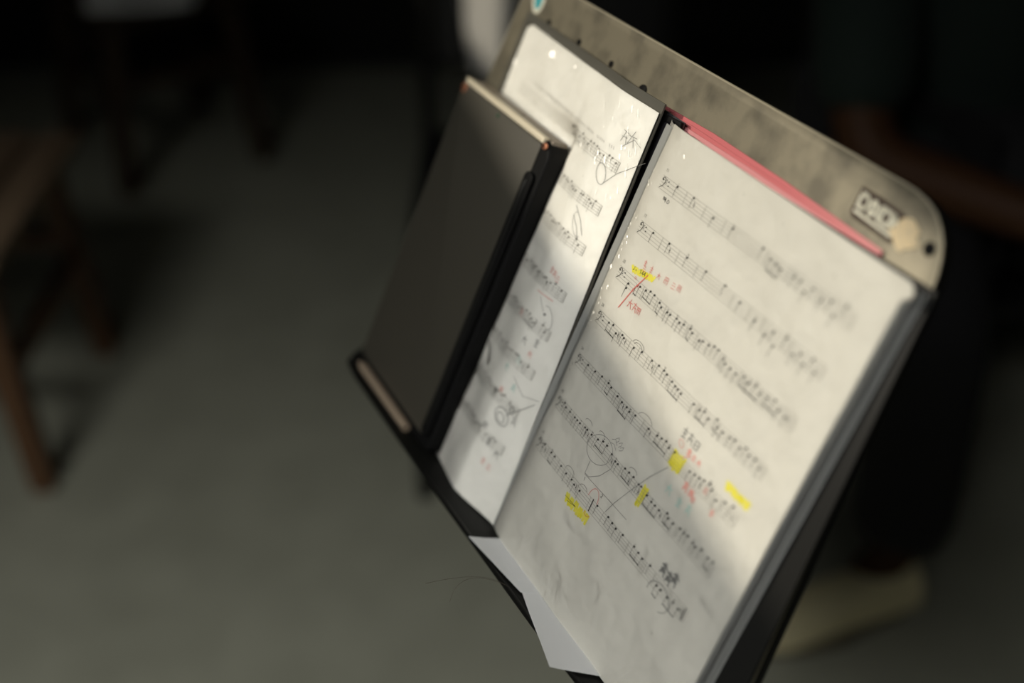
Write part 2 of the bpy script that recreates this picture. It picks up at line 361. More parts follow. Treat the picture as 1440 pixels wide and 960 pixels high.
# ------------------------------------------------------------ surfaces of the open pages
def lerp(a, b, t): return a + (b - a) * t
def pw(x, xs, ys):
    if x <= xs[0]: return ys[0]
    for i in range(len(xs) - 1):
        if x <= xs[i + 1]:
            t = (x - xs[i]) / (xs[i + 1] - xs[i]); t = t * t * (3 - 2 * t) * .5 + t * .5; return lerp(ys[i], ys[i + 1], t)
    return ys[-1]
def ripple(u, v, s=1.0): return s * (.00045 * math.sin(31 * u + 9 * v) * math.sin(23 * v - 11 * u + 1) + .00022 * math.sin(90 * u - 47 * v) * math.sin(60 * v + 2))
def WR(u, v): return ripple(u, v) - .0025 * max(0, 1 - u / .018) ** 2
def inner(v): return -.0175 + .0165 * (v / .297)
def WL(u, v):
    t = max(0, min(1, v / .297))
    wt = pw(u, [-.213, -.14, -.10, -.055, -.017], [-.0165, -.009, -.0045, 0, -.003])
    wb = pw(u, [-.213, -.110, -.098, -.088, -.045, -.002], [-.0175, -.012, -.006, .0015, .0075, -.003])
    x = lerp(wt, wb, t)
    if v > .035:
        k = min(1, (v - .035) / .014) * min(1, max(0, (-.086 - u) / .010)); x = lerp(x, min(x, -.0108), k)
    return x + ripple(u, v, .8)

# ------------------------------------------------------------ display folder
fo = root('display_folder', D(0, .297, -.012), 'open black display folder of clear sleeves, spine between its two pages', 'folder')
link('back_cover', prism([(-.034, .0060), (.02, .0052), (.09, .0032), (.2118, .0004), (.2325, .2974), (-.034, .2974)], D, -.0156, -.0140, .0003), M['cover'], fo)
bc = link('front_cover', sheet(lambda v: -.2215, lambda v: inner(v) - .0004, -.0062, .2970, lambda u, v: WL(max(u, -.213), max(v, .001)) - .0016, 44, 40, .0012), M['coverlight'], fo)
bc['label'] = 'dark grey translucent cover under the left page'
link('spine', sheet(lambda v: -.050, lambda v: -.004, -.0015, .2972, lambda u, v: -.0128, 4, 8, .0009), M['spine'], fo)
e = link('spine_end', prism([(-.022, .0000), (-.004, -.0012), (-.003, .0022), (-.021, .0040)], D, -.0127, -.0100, .0006), M['rubber'], fo)
# the pile of filled sleeves under the right page
nst = 9
for k in range(nst):
    top_ = -.0010 - .0124 * (k / (nst - 1)) * .93
    du = random.uniform(-.0009, .0009); dv = random.uniform(-.0006, .0006)
    link('page_sleeve', sheet(lambda v, d=du: -.008 + d * .3, lambda v, d=du, k=k: .2078 + d + .0009 * k / nst, .0022 + abs(dv) + .0002 * k, .2962 + dv * .5, lambda u, v, t=top_: t + WR(u, v) * .4 - .0004, 20, 24, .00075), M['stack'], fo)
def ur(v):
    x = .2113 if v < .0085 else lerp(.2066, .2086, v / .3)
    if v < .004: x -= .004 - math.sqrt(max(0, .004 ** 2 - (.004 - v) ** 2))
    return x
o = link('clear_sleeve', sheet(lambda v: -.001, lambda v: ur(v) + .0006, -.0008, .2972, lambda u, v: WR(u, v) + .0007, 60, 80, 0), M['filmR'], fo); o['label'] = 'clear glossy sleeve over the right page'
o = link('clear_sleeve_strip', sheet(lambda v: lerp(-.0125, -.0045, v / .3), lambda v: .0008, .0005, .297, lambda u, v: -.0029 - .0070 * max(0, min(1, (-.0006 - u) / .012)) ** 1.3 + .0002 * math.sin(v * 420 + u * 300) * math.sin(v * 160), 10, 160, .00025), M['stack'], fo)
o['label'] = 'crinkled clear strip beside the spine'; o.data.materials[0] = mat('crinkled_strip', (.48, .47, .43), .2, 0, .8, bump=[(220, .8, .003), (90, .6, .004)])
o = link('clear_sleeve', sheet(lambda v: -.2165, lambda v: inner(v), -.0012, .2972, lambda u, v: WL(max(u, -.213), max(v, 0)) + .0007, 90, 90, 0), M['filmL'], fo); o['label'] = 'clear glossy sleeve over the left page'

def creases(name, spots, W, parent, label, sx, sy):
    vs, fs = [], []; rq = random.Random(5)
    for (u, v, a, b) in spots:                  # little tent-shaped folds of the film, a wide and b long
        gx, gy = sx + rq.uniform(-.05, .05), sy + rq.uniform(-.05, .05); g = math.hypot(gx, gy)
        t = -Vector((gx, gy)) / g; q = Vector((-t.y, t.x)); k = len(vs); c = Vector((u, v)); w0 = W(u, v) + .0010 + g * a / 2
        for p in (c + t * a / 2 - q * b / 2, c + t * a / 2 + q * b / 2, c - t * a / 2 + q * b * .35, c - t * a / 2 - q * b * .35):
            d = p - c; vs.append(D(p.x, p.y, w0 + gx * d.x + gy * d.y))
        for p in (c - t * a * .9 + q * b * .4, c - t * a * .9 - q * b * .4): vs.append(D(p.x, p.y, W(p.x, p.y) + .0008))
        fs += [(k + 3, k, k + 1, k + 2)[::-1], (k + 5, k + 3, k + 2, k + 4)[::-1]]
    me = mesh(vs, fs); bm = bmesh.new(); bm.from_mesh(me)
    bm.normal_update()
    for f in bm.faces:
        if f.normal.dot(N) < 0: f.normal_flip()
    bm.to_mesh(me); bm.free()
    o = link(name, me, M['filmG'], parent, sm=False); o['label'] = label; o['kind'] = 'stuff'
rd = random.Random(12)
rd = random.Random(12)
sp = [(-.158, .0085, .0034, .0052), (-.122, .006, .0012, .0030), (-.2085, .030, .0014, .005), (-.0870, .2955, .0022, .0040), (-.1000, .2952, .0016, .003)]
for i in range(34): sp.append((-.022 - rd.random() ** 1.6 * .055, .005 + rd.random() * .06, rd.uniform(.0003, .0008), rd.uniform(.0012, .0065)))
creases('sleeve_crease', sp, WL, fo, 'small shiny creases in the left sleeve', -.405, .24)
sp = [(.0085, .106, .0008, .0014), (.0055, .1265, .0011, .0018), (.0062, .132, .0007, .0012), (.0045, .146, .0008, .0012), (.0035, .150, .0006, .0010), (.0245, .012, .0006, .0028), (.1665, .246, .0009, .0026), (.082, .010, .0009, .0030), (.118, .012, .0009, .003), (.165, .018, .001, .004)]
for i in range(34): sp.append((.0015 + rd.random() ** 1.5 * .007, .003 + rd.random() * .20, rd.uniform(.0003, .0006), rd.uniform(.0008, .0030)))
creases('sleeve_crease', sp, WR, fo, 'small shiny creases along the inner edge of the right sleeve', -.38, .324)

# ------------------------------------------------------------ music sheets with their print
right = root('music_sheet', D(.1, .29, 0), 'right-hand page of bass clef music with yellow highlighter and red notes', 'sheet music')
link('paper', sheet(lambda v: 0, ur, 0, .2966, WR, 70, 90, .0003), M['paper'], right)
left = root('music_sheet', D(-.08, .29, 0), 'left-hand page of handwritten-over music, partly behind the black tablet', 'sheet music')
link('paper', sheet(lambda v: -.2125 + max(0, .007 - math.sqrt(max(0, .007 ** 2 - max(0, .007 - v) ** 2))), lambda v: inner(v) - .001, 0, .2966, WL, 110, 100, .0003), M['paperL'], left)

class Ink:
    def __init__(s, W, lift=.00018): s.v = []; s.f = []; s.W = W; s.l = lift
    def p(s, u, v): s.v.append(D(u, v, s.W(u, v) + s.l)); return len(s.v) - 1
    def line(s, pts, wd):                       # points in mm, width in mm
        for (a, b), (c, d) in zip(pts[:-1], pts[1:]):
            L = math.hypot(c - a, d - b)
            if L < 1e-6: continue
            k = max(1, int(L / 3)); nx, ny = -(d - b) / L * wd / 2, (c - a) / L * wd / 2
            ex, ey = (c - a) / L * wd * .25, (d - b) / L * wd * .25; ids = []
            for i in range(k + 1):
                t = i / k; x = lerp(a - ex, c + ex, t); y = lerp(b - ey, d + ey, t)
                ids.append((s.p((x + nx) / 1000, (y + ny) / 1000), s.p((x - nx) / 1000, (y - ny) / 1000)))
            for i in range(k): s.f.append((ids[i][0], ids[i][1], ids[i + 1][1], ids[i + 1][0]))
    def dot(s, x, y, a=.75, b=None, rot=-.35, k=9):
        b = b or a * .72; s.f.append([s.p(px / 1000, py / 1000) for px, py in ell(x, y, a, b, rot, k)])
    def ring(s, x, y, a, b, rot=0, wd=.3, a0=0, a1=360, k=16):
        pts = []
        for i in range(k + 1):
            t = rad(lerp(a0, a1, i / k)); px, py = a * math.cos(t), b * math.sin(t)
            pts.append((x + px * math.cos(rot) - py * math.sin(rot), y + px * math.sin(rot) + py * math.cos(rot)))
        s.line(pts, wd)
    def glyph(s, segs, x, y, sc, wd, rot=0):
        for g in segs: s.line([(x + (a * math.cos(rot) - b * math.sin(rot)) * sc, y + (a * math.sin(rot) + b * math.cos(rot)) * sc) for a, b in g], wd)
    def make(s, name, m, parent, label=None, kind=None):
        if not s.v: return
        o = link(name, mesh(s.v, s.f), m, parent, sm=False)
        if label: o['label'] = label
        if kind or name in ('pencil_mark', 'red_pen_mark', 'teal_pen_mark', 'tempo_mark'): o['kind'] = 'stuff'   # strokes far too fine to pick apart
        return o
DIG = {'0': [[(0, 0), (.6, 0), (.6, 1), (0, 1), (0, 0)]], '1': [[(.1, .2), (.35, 0), (.35, 1)]], '2': [[(0, .15), (.3, 0), (.6, .25), (0, 1), (.6, 1)]], '4': [[(.45, 1), (.45, 0), (0, .7), (.65, .7)]],
       '5': [[(.6, 0), (.05, 0), (.05, .45), (.5, .45), (.6, .75), (.4, 1), (0, .95)]], '3': [[(0, 0), (.55, 0), (.25, .4), (.6, .7), (.4, 1), (0, .95)]], '=': [[(0, .35), (.6, .35)], [(0, .65), (.6, .65)]],
       '8': [[(.3, .45), (.05, .2), (.3, 0), (.55, .2), (.3, .45), (0, .75), (.3, 1), (.6, .75), (.3, .45)]], '7': [[(0, 0), (.6, 0), (.2, 1)]]}
def digits(I, txt, x, y, sc, wd, rot=0):
    for ch in txt:
        I.glyph(DIG[ch], x, y, sc, wd, rot); x += .85 * sc * math.cos(rot); y += .85 * sc * math.sin(rot)
SV = [32.3, 63, 94.4, 126, 158, 190.2, 222]
SL = [13.3, 11.6, 10.7, 8.8, 7.5, 6.5, 6]; SR = [188, 186.5, 185.4, 183.2, 181.6, 183, 181]
def clef(I, u, c):
    I.dot(u + .2, c - 1.8, .7, .7); I.ring(u + 1.2, c - 1.4, 1.7, 2.1, 0, .5, -165, 35, 12); I.line([(u + 2.6, c - .2), (u + 1.8, c + 1.6), (u - .5, c + 3.4)], .42)
    I.dot(u + 4.0, c - 2.8, .38, .38); I.dot(u + 4.0, c - 1.0, .38, .38)
    for q in (0, 1.6): I.dot(u + 6.0 + q * .5, c - 2.4 + q * 1.5, .62)
def notes_row(I, J, c, notes, half=False, seed=0):
    rnd = random.Random(seed); prev = None; run = []
    def flush():
        if len(run) > 1 and run[-1][0] - run[0][0] < 16 and rnd.random() < .6:
            y0 = min(v for _, v in run) + 6.3; I.line([(run[0][0] - .7, y0 - .2), (run[-1][0] - .7, y0 + .3)], .55)
        run.clear()
    for u, v in notes:
        if prev and u - prev > 5.6:
            flush()
            if rnd.random() < .75: J.line([(u - (u - prev) * .42, c - 4), (u - (u - prev) * .42, c + 4)], .28)
        if half: I.ring(u, v, .85, .62, -.35, .3, k=9)
        else: I.dot(u, v, .98, .76)
        I.line([(u - .8, v), (u - .8, v + 6.4)], .24)
        if v < c - 4.8: I.line([(u - 1.4, c - 6), (u + 1.4, c - 6)], .22)
        r = rnd.random()
        if r < .22: I.line([(u - .8, v - 2.2), (u + .8, v - 1.8), (u - .7, v - 1.4)], .22)
        elif r < .36: I.dot(u, v - 1.7, .28)
        elif r < .50: I.glyph([[(0, 0), (.5, .5), (.1, 1), (.6, 1.6)]], u + 2.0, c - 1.5, 1.7, .45)
        run.append((u, v)); prev = u
    flush()
N1 = [(29.1,29.2),(46.1,28.8),(67.6,31.5),(85,29.8),(111.9,28.9),(120.4,31.3),(125,31.5),(130,32.5),(140.7,31.4),(146,31),(151.4,34.7),(155.9,30.5),(163.8,33),(170,30),(175,35.7),(180.4,27.6)]
N2 = [(26.6,60.6),(43.4,59.6),(61.9,59.5),(80.7,59),(98.7,58.5),(113.9,61),(129.2,64),(140.2,66.7),(145,62),(148.8,68.4),(155,60),(163.5,64.9),(168,62),(172.4,65.7),(177,60),(181.6,65.2)]
N3 = [(24.5,95.9),(24.3,99),(32.7,93.1),(35.5,92.4),(41.6,91.7),(45.9,90.2),(50.4,90.3),(57.2,91.7),(60,93.3),(66.3,93.2),(69.4,93.1),(75.5,92.3),(78.8,93.2),(82.7,92.2),(88.7,91.5),(91.5,92.8),(98.8,93.6),(101.6,92.4),(107,91.8),(111.3,90.2),(115.4,90.2),(121.6,92.3),(124.1,93.7),(129.2,93.9),(134.7,93.9),(141,92),(146,93),(151,91.5),(156,93.5),(162,92.8),(167,90.6),(172,93.6),(178,94)]
N4 = [(23.1,124.1),(27.7,123.1),(33,126.1),(39.1,123.8),(41.5,124.7),(53.1,124.8),(61.1,123),(71.9,122.7),(78.9,121.9),(84.4,121.9),(87.8,122.6),(94,123.6),(97.9,124.3),(100.9,124.6),(104.3,125.3),(116.8,124.5),(122.7,124.7),(126.5,123.3),(131.4,125),(137.6,121.5),(140.1,125.2),(145,124.9),(151.4,124.1),(155.5,123.2),(161,124.5),(165,122),(169,124),(174,123),(179,125.5)]
N5 = [(21.4,155.5),(29.9,155.1),(37.8,154),(46,153.9),(49.9,154.7),(58.4,155.6),(64.2,156.3),(69.8,156.3),(73.4,157.2),(79.3,156.1),(93.7,156.1),(102.3,155.1),(106.5,154.4),(110.8,153.4),(114.8,155.2),(120.4,154.5),(137.1,156.2),(141.3,155.4),(145.5,154.8),(149.3,153.8),(153.9,152.9),(157,154.7),(162.8,157.3),(169.3,154.1),(175.6,152.3)]
N6 = [(16.3,186.7),(18.9,188.4),(24.4,188.3),(30.8,188.4),(34.2,188.4),(37.7,188.4),(43.7,187.6),(46.5,187.5),(52,187.5),(59,186.5),(63.9,184.7),(68.5,184.7),(75.5,186.2),(80.8,187.8),(83.7,187.8),(90.9,186),(95.4,185.8),(100.3,185.6),(106.7,186.4),(109.2,186.1),(116.2,187.2),(121.6,188),(125.3,188),(129.6,188.1),(136.1,185.5),(138.3,187.3),(143.2,187.3),(149.5,186.2),(153.3,186.3),(156.9,185.6),(162.4,186.3),(165,186.9),(170,185.2),(176.6,185.5),(181.0,185.2)]
N7 = [(15.4,218.9),(24.4,219.2),(29,219.3),(38.4,220.2),(45.7,220.9),(52.8,220.6),(56.8,221.6),(63.8,221.3),(83.5,218.5),(95.8,217.7),(101,218.4),(105.6,219),(112.9,218.1),(125.1,217.2),(130.1,217.9),(134.7,218.6),(142.4,217.5),(153,223.2),(157.1,223.2),(163.6,223),(169.1,222.1),(174.5,222.4)]
S = Ink(WR); K = Ink(WR, .0002)
NUM = ['11', '17', '23', '28', '34', '40', '45']
for i, (c, a, b, ns) in enumerate(zip(SV, SL, SR, (N1, N2, N3, N4, N5, N6, N7))):
    for q in range(5): S.line([(a, c - 4 + 2 * q), (b, c - 4 + 2 * q)], .22)
    S.line([(b, c - 4), (b, c + 4)], .35)
    clef(K, a + 1.2, c); notes_row(K, S, c, ns, half=i < 2 and False, seed=i + 3)
    digits(K, NUM[i], a + .5, c - 8.6, 1.7, .18)
K.line([(78.2, 217.5), (78.2, 226.0)], .9)
digits(K, '1', 62.5, 211.6, 2.2, .3); digits(K, '2', 82.5, 210.3, 2.2, .3)
K.line([(61.5, 210.2), (110, 209.2)], .25)
for x, v, r in ((45, 183.5, 4), (56, 122, 6), (56, 122.5, 4), (88, 154, 7), (98, 183.6, 4), (60, 182, 3), (48, 217.5, 5), (66, 218, 4)): K.ring(x, v, r, r * .5, 0, .25, 185, 355, 10)
K.ring(27, 40, .9, 1.1, 0, .35); K.glyph([[(0, 0), (0, 1.2)], [(.5, .2), (.5, 1.2)], [(1, 0), (1, 1.2), (1.5, .3), (1.5, 1.8)]], 22, 38.5, 1.6, .4)
K.line([(179, 218), (179, 226)], .9)
S.make('staff_lines', M['inkfaint'], right, 'fine grey staff lines', 'stuff')
K.make('printed_notes', M['ink'], right, 'black printed bass clefs and notes', 'stuff')
def scribble(I, cx, cy, a, b, n, wd, rot=0, seed=1):
    r = random.Random(seed); pts = []
    for i in range(n):
        t = i / (n - 1); x = -a + 2 * a * t + r.uniform(-.6, .6); y = (b if i % 2 else -b) * r.uniform(.75, 1.1)
        pts.append((cx + x * math.cos(rot) - y * math.sin(rot), cy + x * math.sin(rot) + y * math.cos(rot)))
    I.line(pts, wd)
for (cx, cy, a, b, n, wd, rot, sd) in ((33, 85.0, 11, 1.7, 19, 2.0, -.16, 1), (125, 158.3, 5.4, 5.0, 17, 1.8, .0, 2), (112.6, 190.3, 1.4, 7.2, 7, 1.7, .1, 3), (67.5, 231.8, 13.0, 3.3, 21, 1.9, -.03, 4), (174.5, 146.0, 10.5, 2.1, 19, 1.9, .0, 5)):
    I = Ink(WR, .00010); scribble(I, cx, cy, a, b, n, wd, rot, sd); I.make('highlighter_mark', M['yellow'], right)
I = Ink(WR, .00026)
I.dot(23.5, 86.6, .5); I.line([(24, 86.4), (24, 84.4)], .2); digits(I, '=', 25.5, 84.9, 2.0, .25); digits(I, '144', 29.5, 83.6, 2.5, .32, -.1)
I.line([(53.5, 231.8), (66.5, 231.6), (57, 233.4)], .3)
I.make('tempo_mark', M['ink'], right, 'tempo figures on the yellow highlighter')
# pencil: circles, long curves and scrawled characters
I = Ink(WR, .00026)
I.ring(64.2, 190.6, 12.6, 9.2, -.35, .32, k=30); I.line([(61, 201), (61.3, 209.5), (66, 209.3), (74, 203), (80, 194), (80.5, 187)], .35)
I.line([(91.5, 217), (95.2, 207.6), (103.5, 192), (112, 177), (121, 164.3)], .35)
I.ring(157.6, 227.6, 10.5, 7.2, .1, .4, -200, 60, 22)
WAVE = [[(0, 1), (1, .2), (2.4, .9)], [(.2, 1.8), (1.4, 1.4), (2.8, 2)], [(1, 0), (1.8, -.9), (2.2, -.2), (1.6, .6)], [(2.6, .1), (3.4, -.8), (3.6, 0), (3, .9)], [(3.6, .6), (4.6, -.3), (4.6, .6), (3.8, 1.3)]]
I.glyph(WAVE, 70.5, 176.3, 2.6, .28, .12)
CH = [[[(0, .5), (2, .5)], [(1, -.4), (1, 2.4)], [(.2, 1.4), (1.8, 1.2)], [(.2, 2.4), (1.9, 2.2)]], [[(0, 0), (2, .2)], [(1, -.5), (.3, 2.2)], [(1.2, .8), (2, 2.3)], [(.2, 1.2), (1.8, 1.1)]], [[(.2, 0), (1.8, 0), (1.8, 2), (.2, 2), (.2, 0)], [(.2, 1), (1.8, 1)]],
      [[(0, .8), (2.2, .6)], [(1.1, -.4), (.2, 2.3)], [(1.1, .8), (2.1, 2.4)]], [[(.2, 0), (.2, 2.3)], [(.2, .2), (1.8, 0), (1.9, 2.2)], [(.3, 1), (1.8, .9)], [(1, .1), (1, 2.2)]], [[(.3, .1), (1.8, .1)], [(.1, 1.1), (2, 1)], [(0, 2.2), (2.2, 2.1)]]]
for (x, y, k) in ((118.5, 138.5, 0), (124.5, 139, 1), (130.5, 139.5, 2)): I.glyph(CH[k], x, y, 2.3, .5)
for (x, y) in ((150.5, 209.5), (156.5, 211), (161, 208.5)): I.glyph(CH[1], x, y, 2.6, .9, .2); I.glyph(CH[0], x - .8, y - .5, 2.2, .8)
I.make('pencil_mark', M['pencil'], right, 'grey pencil circles and long curved lines')
I = Ink(WR, .0003)
for (x, y, k, sc) in ((30.2, 77.0, 0, 1.3), (31.0, 80.4, 5, 1.3), (37.2, 77.6, 0, 1.5), (45.5, 78, 3, 1.3), (52.5, 76.5, 4, 1.9), (60, 76.5, 5, 1.6), (65.2, 75.3, 4, 1.7)): I.glyph(CH[k], x, y, sc, .3)
I.line([(37.8, 83.5), (31, 96), (25.2, 112)], .75)
I.glyph(CH[3], 31.5, 103.0, 2.0, .38); I.glyph(CH[1], 36.8, 103, 2.0, .38); I.glyph(CH[4], 41.3, 103, 1.8, .38)
for q in ((28.5, 90), (34, 93), (31, 97)): I.ring(q[0], q[1], .9, .7, 0, .25)
I.ring(77.5, 218.3, 5, 7.5, 0, .35, 180, 360, 14); I.ring(78, 227.5, 3, 2.4, 0, .35, 10, 170, 8)
I.make('red_pen_mark', M['redpen'], right, 'red pen line and handwritten characters')
I = Ink(WR, .0003)
for (x, y, k, sc, wd) in ((129, 146.3, 0, 1.4, .9), (134, 147, 5, 1.3, .7), (139, 147.2, 3, 1.2, .7), (137.5, 163, 1, 1.9, 1.1), (143.5, 163.5, 4, 1.7, 1.0), (147, 166, 2, 1.3, .7), (163, 163, 0, 1.4, .7), (152, 156, 5, 1.4, .6)): I.glyph(CH[k], x, y, sc, wd)
I.ring(122, 147.5, 2.6, 1.8, .5, .35); I.line([(133, 149), (128, 153)], .5)
I.make('red_pen_mark', M['redpale'], right, 'pale red handwritten characters beside the yellow mark')
I = Ink(WR, .0003)
for (x, y, k) in ((127, 171.5, 3), (146.5, 172, 1), (138, 172.5, 0)): I.glyph(CH[k], x, y, 2.2, .6)
I.make('teal_pen_mark', M['teal'], right, 'faint teal handwritten marks')
# left page
S = Ink(WL); K = Ink(WL, .0002); P_ = Ink(WL, .00026); Rr = Ink(WL, .0003); T_ = Ink(WL, .0003)
for i, c in enumerate((42.5, 71.8, 99.6, 133.2, 161.6, 190.5, 219.5, 248.5)):
    e0 = -31 + i * 1.6
    for q in range(5): S.line([(-190, c - 3.6 + 1.8 * q), (e0, c - 3.6 + 1.8 * q)], .2)
    S.line([(e0, c - 3.6), (e0, c + 3.6)], .5); S.line([(e0 - 1.6, c - 3.6), (e0 - 1.6, c + 3.6)], .25)
    r = random.Random(40 + i); x = -100 if i == 0 else -185
    ns = []
    while x < e0 - 3: ns.append((x, c + r.uniform(-4.6, -.5))); x += r.choice((2.6, 3.4, 4.6, 7))
    notes_row(K, S, c, ns, seed=i)
for x in range(60):
    if random.random() < .8: K.line([(-172 + x * 2.2, 32.6), (-171.2 + x * 2.2, 34.2)], .3)
P_.ring(-42.5, 51.5, 7.2, 4.2, .9, .38, k=22); P_.line([(-38, 57), (-30, 46), (-18, 36), (-10, 30)], .32)
P_.line([(-51, 78), (-42, 84), (-35, 92)], .4); P_.line([(-50, 84), (-42, 90), (-37, 97)], .35); P_.ring(-42, 88, 9, 5, .8, .25, 20, 200, 16)
P_.glyph(CH[1], -40, 20, 3.2, .32); P_.glyph(CH[3], -33.5, 18.5, 3.4, .32); P_.line([(-36, 30), (-28, 22), (-20, 24)], .3)
P_.ring(-33, 152, 8, 5, .9, .3, 180, 380, 14); P_.line([(-46, 143), (-38, 150)], .4); P_.dot(-36, 151, 1.3)
P_.ring(-33, 229, 7, 5.4, .4, .5, k=20); P_.ring(-33.5, 230, 4, 3, .4, .5, k=14); P_.line([(-30, 226), (-20, 215), (-12, 206)], .5); P_.line([(-38, 200), (-24, 207), (-10, 202)], .3)
for (x, y) in ((-34, 168), (-45, 172), (-30, 218), (-24, 224), (-45, 240), (-36, 247), (-26, 251), (-50, 215)): P_.glyph(CH[random.randrange(6)], x, y, 2.2, .42)
for (x, y, k) in ((-48, 121, 0), (-44, 122.5, 1), (-40, 124, 5), (-60, 160, 1), (-35, 178, 3), (-33, 262, 0), (-27, 263, 5), (-45, 212, 4)): Rr.glyph(CH[k], x, y, 1.7, .45)
Rr.line([(-52, 141), (-34, 140)], .5)
for (x, y, k) in ((-50, 196, 3), (-36, 205, 1), (-42, 186, 5)): T_.glyph(CH[k], x, y, 2.0, .5)
S.make('staff_lines', M['inkfaint'], left, 'fine grey staff lines', 'stuff'); K.make('printed_notes', M['inkpale'], left, 'black printed notes', 'stuff')
P_.make('pencil_mark', M['pencil'], left, 'grey pencil circles and scribbles'); Rr.make('red_pen_mark', M['redpale'], left, 'pale red handwritten marks'); T_.make('teal_pen_mark', M['teal'], left, 'faint teal handwritten marks')

# ------------------------------------------------------------ pink folder behind, loose sheets below
pf = root('pink_folder', D(.05, .29, -.018), 'thin pink plastic folder tucked behind the black display folder', 'folder')
link('front_flap', prism([(-.0600, .0010), (-.040, .0022), (.0, .0010), (.06, .0005), (.165, .0024), (.1635, .29), (-.050, .29)], D, -.0171, -.0163, .0002), M['pinkpale'], pf)['label'] = 'paler pink front flap'
link('middle_flap', prism([(-.0405, .0000), (.0, -.0014), (.085, -.0011), (.166, .0012), (.166, .29), (-.045, .29)], D, -.0187, -.0178, .0002), M['pink'], pf)
link('back_flap', prism([(-.0400, -.0022), (.016, -.0042), (.085, -.0035), (.1675, -.0006), (.169, .29), (-.045, .29)], D, -.0205, -.0194, .0002), M['pink'], pf)
def tri_sheet(pts, hfun, n=14):
    """a paper sheet lying near the shelf plane: pts = quad of (u, w); hfun gives its v"""
    a, b, c, d = [Vector(p) for p in pts]; vs = []; fs = []
    for s in (0, 1):
        for i in range(n + 1):
            for j in range(n + 1):
                x, y = i / n, j / n; p = (a * (1 - x) + b * x) * (1 - y) + (d * (1 - x) + c * x) * y
                vs.append(D(p.x, hfun(p.x, p.y) + s * .0002, p.y))
    q = lambda s, i, j: s * (n + 1) ** 2 + i * (n + 1) + j
    for i in range(n):
        for j in range(n):
            fs.append((q(0, i, j), q(0, i + 1, j), q(0, i + 1, j + 1), q(0, i, j + 1))); fs.append((q(1, i, j), q(1, i, j + 1), q(1, i + 1, j + 1), q(1, i + 1, j)))
    for i in range(n):
        for (A, B) in (((i, 0), (i + 1, 0)), ((i + 1, n), (i, n)), ((n, i), (n, i + 1)), ((0, i + 1), (0, i))):
            fs.append((q(0, *A), q(1, *A), q(1, *B), q(0, *B)))
    return mesh(vs, fs)
tag(link('loose_sheet', tri_sheet([(.0127, .0253), (.0126, -.012), (.070, -.014), (.0690, .0142)], lambda u, w: .2964 - .0008 * max(0, w - .012) / .012), M['sheetw']),
    'loose white sheet corner poking out under the folder spine over the shelf lip', 'paper')
tag(link('loose_sheet', tri_sheet([(.0560, .0090), (.0560, -.012), (.150, -.014), (.1375, .0325)], lambda u, w: .2962 - .0006 * math.sin(u * 60) - 2.2 * max(0, w - .018) ** 2), M['sheetw']),
    'larger loose white sheet hanging over the shelf lip, nearest its right end', 'paper')
for k, (P0, P1, P2, P3) in enumerate((((.064, .2958, .0215), (.058, .290, .035), (.058, .292, .055), (.060, .297, .080)), ((.063, .2962, .0210), (.056, .292, .040), (.056, .292, .058), (.064, .308, .060)))):
    pts = []
    for i in range(15):
        t = i / 14; p = D(*P0) * (1 - t) ** 3 + D(*P1) * 3 * t * (1 - t) ** 2 + D(*P2) * 3 * t * t * (1 - t) + D(*P3) * t ** 3; pts.append(p)
    tag(link('hair_strand', tube(pts, .00010, 6), M['hairstrand']), ['thin stray hair arching out from the shelf lip, the upper of two', 'thin stray hair drooping from the shelf lip, the lower of two'][k], 'hair')

# ------------------------------------------------------------ tablet in its case, standing on the shelf
TF, TB_ = .0125, -.0070
tb = root('tablet', D(-.155, .297, .003), 'switched-off tablet in a thick black case leaning over the left-hand page', 'tablet')
out = rr(-.2225, -.0865, .0530, .2965, [.008, .013, .006, .006], 8)
link('case', prism(out, D, TB_, TF - .0012, .0022, 3), M['rubber'], tb)
# pale metal top rim and brown-grey case top
link('top_bar', prism([(-.2165, .0522), (-.0935, .0522), (-.0935, .0546), (-.2165, .0546)], D, TB_ + .002, TF - .005, .0006), M['browncase'], tb)['label'] = 'brown-grey strip along the top edge'
link('metal_rim', prism([(-.2180, .0518), (-.0975, .0518), (-.0975, .0560), (-.2180, .0560)], D, TF - .0048, TF + .0004, .0008, 3), M['alu'], tb)['label'] = 'pale metal rim along the top'
link('screen', prism(rr(-.2205, -.0985, .0562, .2880, [.004, .004, .003, .003]), D, TF - .0014, TF, .0004), M['screen'], tb)['label'] = 'dark grey switched-off screen'
link('camera_lens', prism(ell(-.1605, .0605, .0014, .0014), D, TF, TF + .0003), M['green'], tb)
for (a, b, r) in ((-.2165, .0600, .0034), (-.0935, .0565, .0022)):
    q = link('hinge_ring', prism(ell(a, b, r, r), D, TF - .0008, TF + .0010, .0003), M['copper'], tb); q['label'] = 'copper ring at the case corner'
    link('hinge_hole', prism(ell(a, b, r * .5, r * .5), D, TF + .0010, TF + .0012), M['rubber'], q)
link('microphone_hole', tube([D(-.145, .0519, .0035), D(-.145, .0526, .0035)], .0011, 10), M['rubber'], tb)
stl = [D(-.0965, .082 + .198 * i / 30, TF + .0012) for i in range(31)]
link('pen_holder', prism(rr(-.1010, -.0905, .0760, .2860, .005), D, TF, TF + .0022, .0009, 3), M['rubber'], tb)
link('pen', tube(stl, [.0018] + [.0030] * 29 + [.0015], 12), M['dark'], tb)
# pencil in the tray
pe = tag(link('pencil', tube([D(-.2150, .2940, .0150), D(-.2060, .2940, .0152), D(-.117, .2940, .0152)], [.0008, .0036, .0036], 6), M['pencilwood']), 'tan pencil lying on the shelf below the tablet', 'pencil')
link('graphite_tip', tube([D(-.2175, .2940, .0150), D(-.2150, .2940, .0150)], [.0002, .0008], 6), M['dark'], pe)

